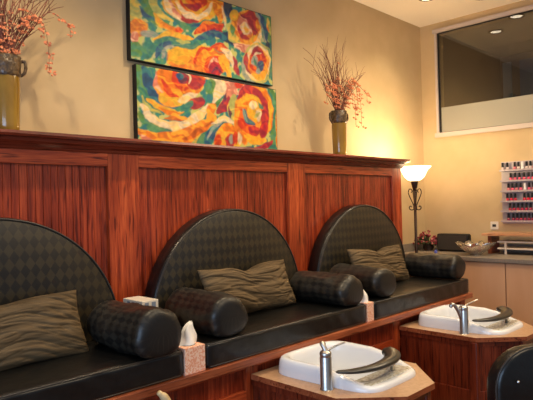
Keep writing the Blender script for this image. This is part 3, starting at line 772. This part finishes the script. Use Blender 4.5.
# ------------------------------------------------------------------ paintings
def srgb(h):
    r = [int(h[i:i+2], 16)/255 for i in (0, 2, 4)]
    return Vector([c/12.92 if c <= .04045 else ((c+.055)/1.055)**2.4 for c in r])
PC = {k: srgb(v) for k, v in dict(or_='ee7c1a', yl='f4ba30', rd='d6301a', mg='a4183a', cr='f8deb4', pk='de8068', tl='328074', gr='5c9048', bl='1f5080', nv='1c2c54', lg='bcbc66', gy='a8a89a', pu='5a2a4c', br='c05a20').items()}
import numpy as np
def E_(x, y, rx, ry, c, rot=0): return ('E', (x, y, rx, ry, rot), c)
def L_(c, w, *pts): return ('L', pts, w, c)
def paint(u, v, corners, base, strokes, seed):
    """colour field of the abstract picture: strokes laid one over another on a base tone"""
    (ax, ay), (bx, by), (cx, cy), (dx, dy) = corners      # art-board corners bl, br, tr, tl
    X = (1-u)*(1-v)*ax+u*(1-v)*bx+u*v*cx+(1-u)*v*dx; Y = (1-u)*(1-v)*ay+u*(1-v)*by+u*v*cy+(1-u)*v*dy
    n1 = np.empty(X.shape); n2 = np.empty(X.shape); n3 = np.empty(X.shape); n4 = np.empty(X.shape)
    for i in np.ndindex(X.shape):
        p = Vector((X[i]*.14, Y[i]*.14, seed)); n1[i] = noise.noise(p); n2[i] = noise.noise(p+Vector((5, 9, 3)))
        n3[i] = noise.noise(Vector((X[i]*.55, Y[i]*.5, seed+4))); n4[i] = noise.noise(Vector((X[i]*.30, Y[i]*.22, seed+9)))
    X = X+1.7*n1+.22*n3; Y = Y+1.7*n2-.22*n3
    st_ = np.empty(X.shape)
    for i in np.ndindex(X.shape):
        a_ = .45; st_[i] = noise.noise(Vector(((X[i]*cos(a_)+Y[i]*sin(a_))*.09+n1[i], (-X[i]*sin(a_)+Y[i]*cos(a_))*.30+n2[i], seed+20)))
    col = np.zeros(X.shape+(3,)); ks = np.clip((n1*1.3+n4*.9+.5), 0, .999)*4
    tones = np.array([PC['bl'].lerp(PC['tl'], .6), PC['tl'], PC['gr'].lerp(PC['tl'], .4), PC['gy'].lerp(PC['lg'], .5), PC['lg']])
    ki = ks.astype(int); kf = (ks-ki)[..., None]; col = tones[ki]*(1-kf)+tones[np.minimum(ki+1, 4)]*kf
    for st in strokes:
        if st[0] == 'E':
            x, y, rx, ry, rot = st[1]; a = R_(rot); c_ = PC[st[2]]
            p = (X-x)*cos(a)+(Y-y)*sin(a); q = -(X-x)*sin(a)+(Y-y)*cos(a)
            d = (np.sqrt((p/rx)**2+(q/ry)**2)-1)*min(rx, ry)
        else:
            _, pts, w, c_ = st[0], st[1], st[2], PC[st[3]]
            if len(pts) > 2: pts = [(q.x, q.y) for q in spline([(a, b, 0) for a, b in pts], 4)]
            d = np.full(X.shape, 1e9); m_ = len(pts)-1
            for k in range(m_):
                (x0, y0), (x1, y1) = pts[k], pts[k+1]; L2 = (x1-x0)**2+(y1-y0)**2+1e-9
                t = np.clip(((X-x0)*(x1-x0)+(Y-y0)*(y1-y0))/L2, 0, 1)
                ww = w*1.22*(.35+.85*np.sin(pi*np.clip((k+t)/m_, .0, 1)))*.8
                d = np.minimum(d, np.hypot(X-x0-t*(x1-x0), Y-y0-t*(y1-y0))-ww)
        al = np.clip(.5-d/(1.1), 0, 1)*.94
        sh = np.clip(.84+.06*n3+.22*n4+.3*st_, .5, 1.4)
        key = st[2] if st[0] == 'E' else st[3]
        alt = PC[dict(or_='yl', yl='or_', rd='or_', mg='rd', cr='yl', pk='cr', tl='gr', gr='tl', bl='tl', nv='bl', lg='yl', gy='tl', pu='mg', br='or_')[key]]
        kk = np.clip(st_*2.2+.02, 0, .55)[..., None]
        tone = (np.array(c_)[None, None, :]*(1-kk)+np.array(alt)[None, None, :]*kk)*sh[..., None]
        col = col*(1-al[..., None])+tone*al[..., None]
    return np.clip(col, .004, .92)
def painting(x0, z0, w, h, label, corners, base, strokes, seed):
    t = thing('canvas_painting', label, 'painting', (x0, YW-.003, z0), 0, 'abstract canvas paintings')
    nu, nv = 300, 130; bm = B(); cl = bm.loops.layers.float_color.new('paint')
    V = [[bm.verts.new((w*i/nu, -.040, h*j/nv)) for j in range(nv+1)] for i in range(nu+1)]
    uu, vv = np.meshgrid(np.linspace(0, 1, nu+1), np.linspace(0, 1, nv+1), indexing='ij')
    C = paint(uu, vv, corners, base, strokes, seed)
    for i in range(nu):
        for j in range(nv):
            f = bm.faces.new((V[i][j], V[i+1][j], V[i+1][j+1], V[i][j+1]))
            for l, (a, b) in zip(f.loops, ((i, j), (i+1, j), (i+1, j+1), (i, j+1))): l[cl] = (*C[a, b], 1)
    obj('painted_canvas', bm, M['paint'], t)
    e = .004
    bm = B(); box(bm, -e, w+e, -.0385, 0, -e, h+e); obj('black_edge', bm, M['black'], t)
m = mat('paint', (1, 1, 1), .5, Specular_IOR_Level=.3); M['paint'] = m
n = nd(m, 'ShaderNodeVertexColor', layer_name='paint'); lk(m, n.outputs[0], bsdf(m).inputs['Base Color'])
U, H = 1.205, .51
S1 = [E_(134, 12, 6, 12, 'lg'), E_(137, 28, 8, 9, 'or_'), E_(134, 38, 4, 6, 'pk'), E_(147, 34, 8, 4, 'gy', 10), E_(135, 50, 6, 8, 'gr'), E_(145, 50, 5, 10, 'tl'),
  L_('gr', 4, (140, -20), (142, 0), (146, 14), (156, 22), (170, 30)), L_('lg', 2.5, (150, -15), (150, 4), (156, 14), (166, 20)), L_('bl', 2, (138, 6), (143, 16), (151, 20)),
  L_('yl', 2.5, (150, 12), (156, 23), (165, 30)), L_('or_', 2.5, (156, 22), (164, 28), (174, 31)), E_(172, 29, 4, 2.5, 'rd'),
  L_('yl', 3, (151, 40), (160, 34), (172, 35), (186, 39)), L_('tl', 3, (147, 56), (153, 43), (164, 39), (180, 42), (195, 38)), L_('bl', 3, (152, 58), (156, 47), (166, 42)),
  E_(191, 60, 31, 15, 'or_', 8), L_('yl', 5, (163, 60), (170, 50), (190, 49), (204, 48)), E_(173, 57, 9, 7, 'yl'), L_('gy', 1.6, (157, 58), (160, 48), (169, 44)), L_('cr', 1.2, (166, 46), (176, 44), (188, 46)),
  E_(186, 0, 29, 21, 'yl'), L_('cr', 2.4, (158, -8), (164, 8), (178, 24)), L_('pk', 1.5, (161, -8), (168, 9), (176, 19)), E_(187, -6, 22, 17, 'or_'), L_('mg', 4.5, (175, 13), (182, 18), (189, 19)),
  L_('cr', 3, (170, 0), (177, 12), (190, 15), (200, 10), (205, 0)), E_(186, 1, 13, 8, 'rd'), L_('yl', 2, (174, -6), (180, 5), (190, 10), (198, 4)), L_('mg', 3, (177, 3), (186, 6), (194, 2)), E_(190, -8, 6, 7, 'mg'),
  L_('tl', 3.2, (168, 18), (178, 25), (190, 24), (197, 20)), L_('bl', 2, (183, 25), (192, 23)), L_('or_', 5, (206, -16), (211, 4), (213, 20)), L_('rd', 5, (188, 32), (197, 26), (208, 27), (215, 24)), L_('mg', 2.5, (204, 28), (214, 31)), L_('or_', 2, (196, 22), (206, 21)), L_('cr', 1.2, (214, 4), (217, 14), (218, 28)),
  E_(221, 2, 5, 15, 'nv'), L_('nv', 4.5, (212, 35), (222, 36), (226, 44)), L_('bl', 3.6, (184, 42), (196, 36), (206, 32), (218, 37)), L_('tl', 3, (168, 45), (184, 45), (197, 39)), L_('lg', 2, (170, 39), (181, 41)),
  L_('rd', 3, (187, 62), (192, 51), (203, 47)), E_(197, 58, 8, 9, 'or_'), L_('rd', 4, (204, 46), (214, 46), (220, 54)), E_(206, 65, 10, 11, 'rd'), E_(207, 67, 7, 8, 'mg'), L_('pk', 1.4, (200, 66), (205, 58), (212, 61)), L_('pu', 1.2, (203, 72), (208, 67), (214, 72)),
  L_('cr', 3.4, (214, 48), (222, 54), (226, 66)), L_('yl', 3.6, (212, 57), (218, 66), (223, 77)), L_('or_', 1.2, (215, 62), (219, 72)),
  L_('mg', 2.2, (227, 56), (229, 66), (232, 78)), L_('tl', 3, (226, 74), (233, 80), (244, 84)), E_(241, 28, 17, 19, 'or_'), E_(227, 14, 4.5, 6, 'yl'), L_('lg', 4, (223, 26), (226, 37), (234, 42)), L_('gr', 2.5, (225, 25), (227, 34)),
  E_(241, 24, 11, 11, 'pk'), L_('mg', 5, (236, 15), (245, 16), (252, 26), (250, 36)), L_('mg', 2.4, (232, 24), (236, 34), (244, 38)), E_(240, 28, 5, 6.5, 'cr', -20), E_(241, 29, 2.5, 4, 'yl', -20), E_(250, 41, 6, 6, 'yl'), L_('cr', 2, (247, 45), (256, 41), (258, 30)), L_('pk', 3.6, (227, 43), (236, 47), (248, 48)), L_('or_', 2.2, (254, 20), (257, 30)),
  L_('gr', 6, (262, 12), (269, 28), (272, 44)), L_('gy', 2, (250, 9), (258, 20), (262, 32), (263, 42)), L_('bl', 2.6, (256, 12), (263, 26), (266, 42)), L_('lg', 2, (267, 20), (270, 36)), L_('or_', 1, (266, 24), (268, 34)), E_(266, 48, 3.5, 6, 'nv'), E_(271, 62, 5, 18, 'tl'),
  E_(254, 64, 18.5, 21, 'lg'), L_('gy', 2, (239, 54), (237, 68), (246, 82), (258, 84)), L_('tl', 1.5, (266, 50), (271, 62), (268, 80)), E_(254, 63, 15, 18, 'cr'), L_('mg', 2.6, (241, 52), (240, 62), (245, 73)), E_(255, 64, 12.5, 15, 'or_'), E_(254, 61, 10, 11.5, 'rd'), L_('mg', 3, (246, 55), (254, 50), (263, 57)),
  L_('cr', 1.2, (247, 63), (251, 54), (258, 54)), E_(250, 60, 4, 5, 'gy'), E_(257, 66, 5, 6, 'bl'), E_(254, 71, 3, 3.5, 'gy'), L_('tl', 1, (250, 58), (252, 66)), L_('yl', 2.5, (247, 74), (257, 78), (266, 70))]
S2 = [L_('gr', 7, (137, 60), (141, 80), (146, 98)), L_('gr', 5, (152, 62), (175, 68), (205, 72)), L_('bl', 4.5, (142, 68), (147, 85), (156, 100), (170, 108)), L_('tl', 4, (139, 88), (146, 104), (156, 114)), L_('lg', 1.6, (140, 96), (146, 108), (158, 114)), L_('yl', 2.5, (145, 99), (155, 107), (172, 112)), L_('or_', 2, (154, 107), (166, 113), (176, 112)),
  E_(165, 82, 15, 17, 'or_'), E_(166, 98, 11.5, 9, 'yl'), E_(172, 77, 20, 14, 'or_'), L_('pk', 1.5, (152, 72), (152, 84), (158, 92)), L_('rd', 2.6, (158, 80), (163, 92), (171, 97)), L_('rd', 3.4, (169, 70), (171, 84), (182, 90)), L_('or_', 3, (176, 92), (186, 92), (194, 86)), E_(177, 78, 6.5, 6.5, 'pu'), E_(187, 81, 8.5, 9, 'mg'), L_('rd', 3, (180, 69), (188, 70), (195, 78)), L_('cr', 1, (178, 72), (182, 76), (181, 84)), E_(173, 76, 3, 3, 'bl'),
  L_('cr', 3.6, (172, 101), (180, 97), (189, 94)), E_(188, 103, 8.5, 6.5, 'mg', -25), L_('tl', 3, (170, 109), (180, 106), (184, 101)),
  L_('cr', 5.4, (141, 106), (149, 120), (162, 127), (176, 127), (188, 119), (199, 106)), L_('cr', 4, (176, 124), (188, 118), (198, 112)), L_('or_', 2, (160, 118), (170, 117), (179, 119)), L_('br', 1, (164, 120), (176, 120)), L_('tl', 3, (142, 118), (150, 129), (166, 132)), L_('gr', 2, (139, 112), (143, 124)),
  L_('or_', 7, (136, 130), (152, 139), (172, 139), (190, 129), (206, 117)), L_('or_', 7, (138, 148), (160, 148), (180, 144)), L_('yl', 2, (146, 140), (162, 142), (176, 138)), L_('br', 2.6, (176, 140), (192, 131), (208, 121)), L_('pk', 2, (140, 136), (152, 144)), L_('lg', 3, (178, 150), (190, 141), (200, 134)),
  L_('pk', 7, (214, 80), (222, 88), (222, 98)), E_(232, 84, 6, 5, 'rd'), L_('cr', 5.4, (196, 75), (207, 78), (212, 89), (205, 101)), E_(201, 86, 5, 8.5, 'gr'), L_('tl', 1.6, (200, 80), (202, 90)), L_('gr', 2, (205, 105), (213, 100)), L_('mg', 4, (210, 112), (216, 106), (221, 97)), L_('pu', 1.4, (214, 104), (218, 94)), E_(203, 109, 5, 7, 'or_', 20), E_(202, 117, 4, 4, 'yl'),
  L_('lg', 5.4, (226, 96), (225, 111), (233, 124)), L_('pu', 1.5, (221, 106), (222, 118)), L_('tl', 4, (188, 152), (197, 138), (206, 128)), L_('bl', 4, (197, 150), (203, 134), (214, 124)), L_('gy', 1.4, (199, 140), (206, 128), (216, 121)), L_('cr', 2.4, (204, 124), (214, 119), (226, 122)),
  E_(222, 138, 15, 14, 'yl'), L_('or_', 4, (212, 130), (221, 127), (231, 132)), E_(210, 141, 4, 7, 'rd'), E_(222, 142, 5, 8, 'mg'), E_(223, 139, 2, 4, 'gy'), L_('rd', 2.6, (227, 132), (229, 144)), L_('cr', 2.6, (232, 131), (234, 144)), E_(239, 138, 4, 8, 'or_'),
  L_('gr', 6, (268, 90), (275, 115), (272, 150)), L_('tl', 3, (266, 92), (271, 108), (272, 128)), E_(249, 114, 23, 29, 'or_'), L_('pk', 2, (230, 94), (240, 85), (252, 85)), L_('yl', 2.4, (262, 92), (268, 108), (266, 130)), L_('mg', 5.4, (231, 98), (239, 89), (252, 92), (259, 105), (262, 122), (260, 136)), L_('or_', 2.6, (244, 85), (258, 89), (267, 104)), E_(246, 105, 11, 9, 'or_'), L_('yl', 2.6, (234, 106), (240, 98), (250, 98), (257, 108)),
  L_('rd', 5, (234, 112), (237, 124), (247, 132)), E_(249, 131, 6.5, 5.5, 'mg'), E_(260, 131, 5, 8, 'mg'), L_('yl', 3.4, (238, 136), (250, 141), (263, 141)), L_('bl', 3, (238, 111), (242, 120), (249, 124)), L_('gy', 1.5, (236, 110), (241, 121)), E_(249, 112, 8, 10, 'yl', -15), E_(248, 106, 5, 4, 'cr'), E_(254, 115, 3, 6, 'cr'), L_('lg', 1.5, (249, 118), (255, 113)), L_('tl', 1.2, (254, 103), (259, 110)),
  L_('or_', 2.4, (277, 108), (278, 128), (278, 156)), L_('nv', 3, (238, 149), (252, 150)), L_('mg', 3, (250, 149), (264, 146), (271, 141)), L_('tl', 3, (266, 152), (274, 146))]
painting(1.828, 2.262, U, H, 'upper long canvas of swirling abstract orange and red roses on teal', [(131.5, 59), (271.5, 86), (270.8, 18), (129.5, -27)], 'tl', S1, 3.1)
painting(1.862, 1.737, U, .495, 'lower long canvas of abstract orange roses, partly behind the partition cap', [(138.5, 148), (277, 156.7), (275, 91.5), (135.5, 65)], 'tl', S2, 8.4)

# ------------------------------------------------------------------ vases and dried branches
def vase(x, y, pos):
    t = thing('tall_vase', 'tall olive glazed vase with dark relief band, '+pos, 'vase', (x, y, 1.7352), 0, 'olive glazed vases on the partition cap')
    bm = B(); rg = lathe(bm, [(.048, 0), (.052, .004), (.054, .05), (.057, .15), (.059, .24), (.058, .275)], n=40); cap(bm, rg[0], True)
    obj('body', bm, M['glaze'], t, smooth=True)
    bm = B(); lathe(bm, [(.058, .270), (.064, .280), (.062, .300), (.065, .325), (.066, .345), (.061, .352), (.065, .362), (.062, .370), (.054, .368), (.052, .30), (.050, .10)], n=60, fn=lambda a, z: 1+.025*sin(11*a+z*90))
    obj('relief_band', bm, M['glaze_dark'], t, smooth=True)
    for s in (0, pi):
        a = s-R_(20); bm = B()
        tube(bm, spline([(r*cos(a), r*sin(a), z) for r, z in ((.060, .345), (.078, .350), (.084, .325), (.078, .295), (.060, .280))], 5), .008, 8)
        obj('handle', bm, M['glaze_dark'], t, smooth=True)
def flower_blob(bm, c, r):
    for k in range(5):
        a = k*2*pi/5+random.random(); tlt = random.uniform(-.5, .5)
        d = Vector((cos(a), sin(a)*.8, tlt+sin(a)*.5)); p = Vector(c)+d*r*.15; e = d.cross(Vector((0, 1, .3))).normalized()*r*.36; n_ = d.cross(e).normalized()*r*.2
        q = [bm.verts.new(p+o_) for o_ in (Vector(), d*r*.6+e, d*r*1.1+n_, d*r*.6-e)]; q2 = bm.verts.new(p+d*r*.55-n_*2)
        for a_, b_ in ((0, 1), (1, 2), (2, 3), (3, 0)): bm.faces.new((q[a_], q[b_], q2))
        bm.faces.new(q)
def branches(x, y, pos, seed, tall, sprays, tk=.0030, fan=1.0):
    random.seed(seed)
    t = thing('dried_branches', 'dried dark red twigs with orange blossoms, '+pos, 'dried branches', (x, y, 1.7352), 0, 'dried branch arrangements in the vases')
    for i in range(64):
        f = random.uniform(-1, 1); b = random.uniform(-.16, .5)
        h = random.uniform(.32, 1.0)*tall*(1-.25*abs(f)); sx = f*random.uniform(.30, .66)*h*fan
        x0 = f*.035; z0 = .34
        dy = -b*.26*h if b > 0 else -b*.4*h
        dy = max(-.35, min(.14, dy))
        c = random.uniform(-.04, .04)
        pts = spline([(x0*.5, 0, .02), (x0, dy*.12, z0), (x0+sx*.42+c, dy*.45, z0+h*.52), (x0+sx*.95, dy*.8, z0+h*.88), (x0+sx*random.uniform(1.05, 1.5), dy, z0+h)], 4)
        bm = B(); n = len(pts); tube(bm, pts, [tk*(1-.7*k/n)+.0004 for k in range(n)], 5)
        for k in (n//2, n*2//3, n*3//4):   # side twigs
            if random.random() < .7:
                p = pts[k]; d = Vector((random.uniform(-.5, .5)+.3*f, random.uniform(-.3, .1), random.uniform(.3, 1))).normalized()*random.uniform(.06, .16)
                tube(bm, [p, p+d*.5+Vector((0, 0, .006)), p+d], [.0015, .0012, .0006], 4)
        tw = obj('twig', bm, M['twig'], t, smooth=True)
        if i % 3 == 0:
            bm = B()
            for k in range(random.randint(2, 4)):
                p = pts[random.randint(n//3, int(n*.62))]
                flower_blob(bm, p+Vector((random.uniform(-.02, .02), random.uniform(-.02, .0), 0)), random.uniform(.010, .017))
            obj('blossoms', bm, M['blossom'], tw)
    for (sx, top, low, cnt) in sprays:     # drooping blossom sprays
        end = (sx*1.12, -.06, low)
        pts = spline([(0, 0, .1), (sx*.25, -.02, .42), (sx*.7, -.04, top), (sx*1.0, -.05, top-.02), (sx*1.1, -.06, (top+low)/2), end], 5)
        bm = B(); n = len(pts); tube(bm, pts, [.0022*(1-.6*k/n) for k in range(n)], 5); tw = obj('drooping_twig', bm, M['twig'], t, smooth=True)
        bm = B()
        for k in range(cnt):
            q = 1-(k/cnt)*.62; p = pts[int((n-1)*q)]
            flower_blob(bm, p+Vector((random.uniform(-.018, .018), random.uniform(-.02, .02), random.uniform(-.01, .01))), random.uniform(.012, .021))
        obj('blossoms', bm, M['blossom'], tw)
vase(1.04, 2.70, 'at the left edge of the picture'); branches(1.03, 2.70, 'in the vase at the left edge', 3, .62, [(.17, .56, .30, 16), (.27, .60, .50, 6), (-.16, .6, .42, 8), (.08, .55, .50, 6)])
vase(3.60, 2.70, 'to the right of the paintings'); branches(3.60, 2.70, 'in the vase right of the paintings', 11, .60, [(.13, .56, .26, 14), (.20, .60, .26, 18), (.28, .58, .47, 5), (.05, .5, .40, 8), (-.13, .56, .44, 8), (-.08, .56, .42, 8), (.1, .58, .40, 8), (-.2, .54, .40, 5), (.16, .62, .36, 12)], .0021, 1.35)
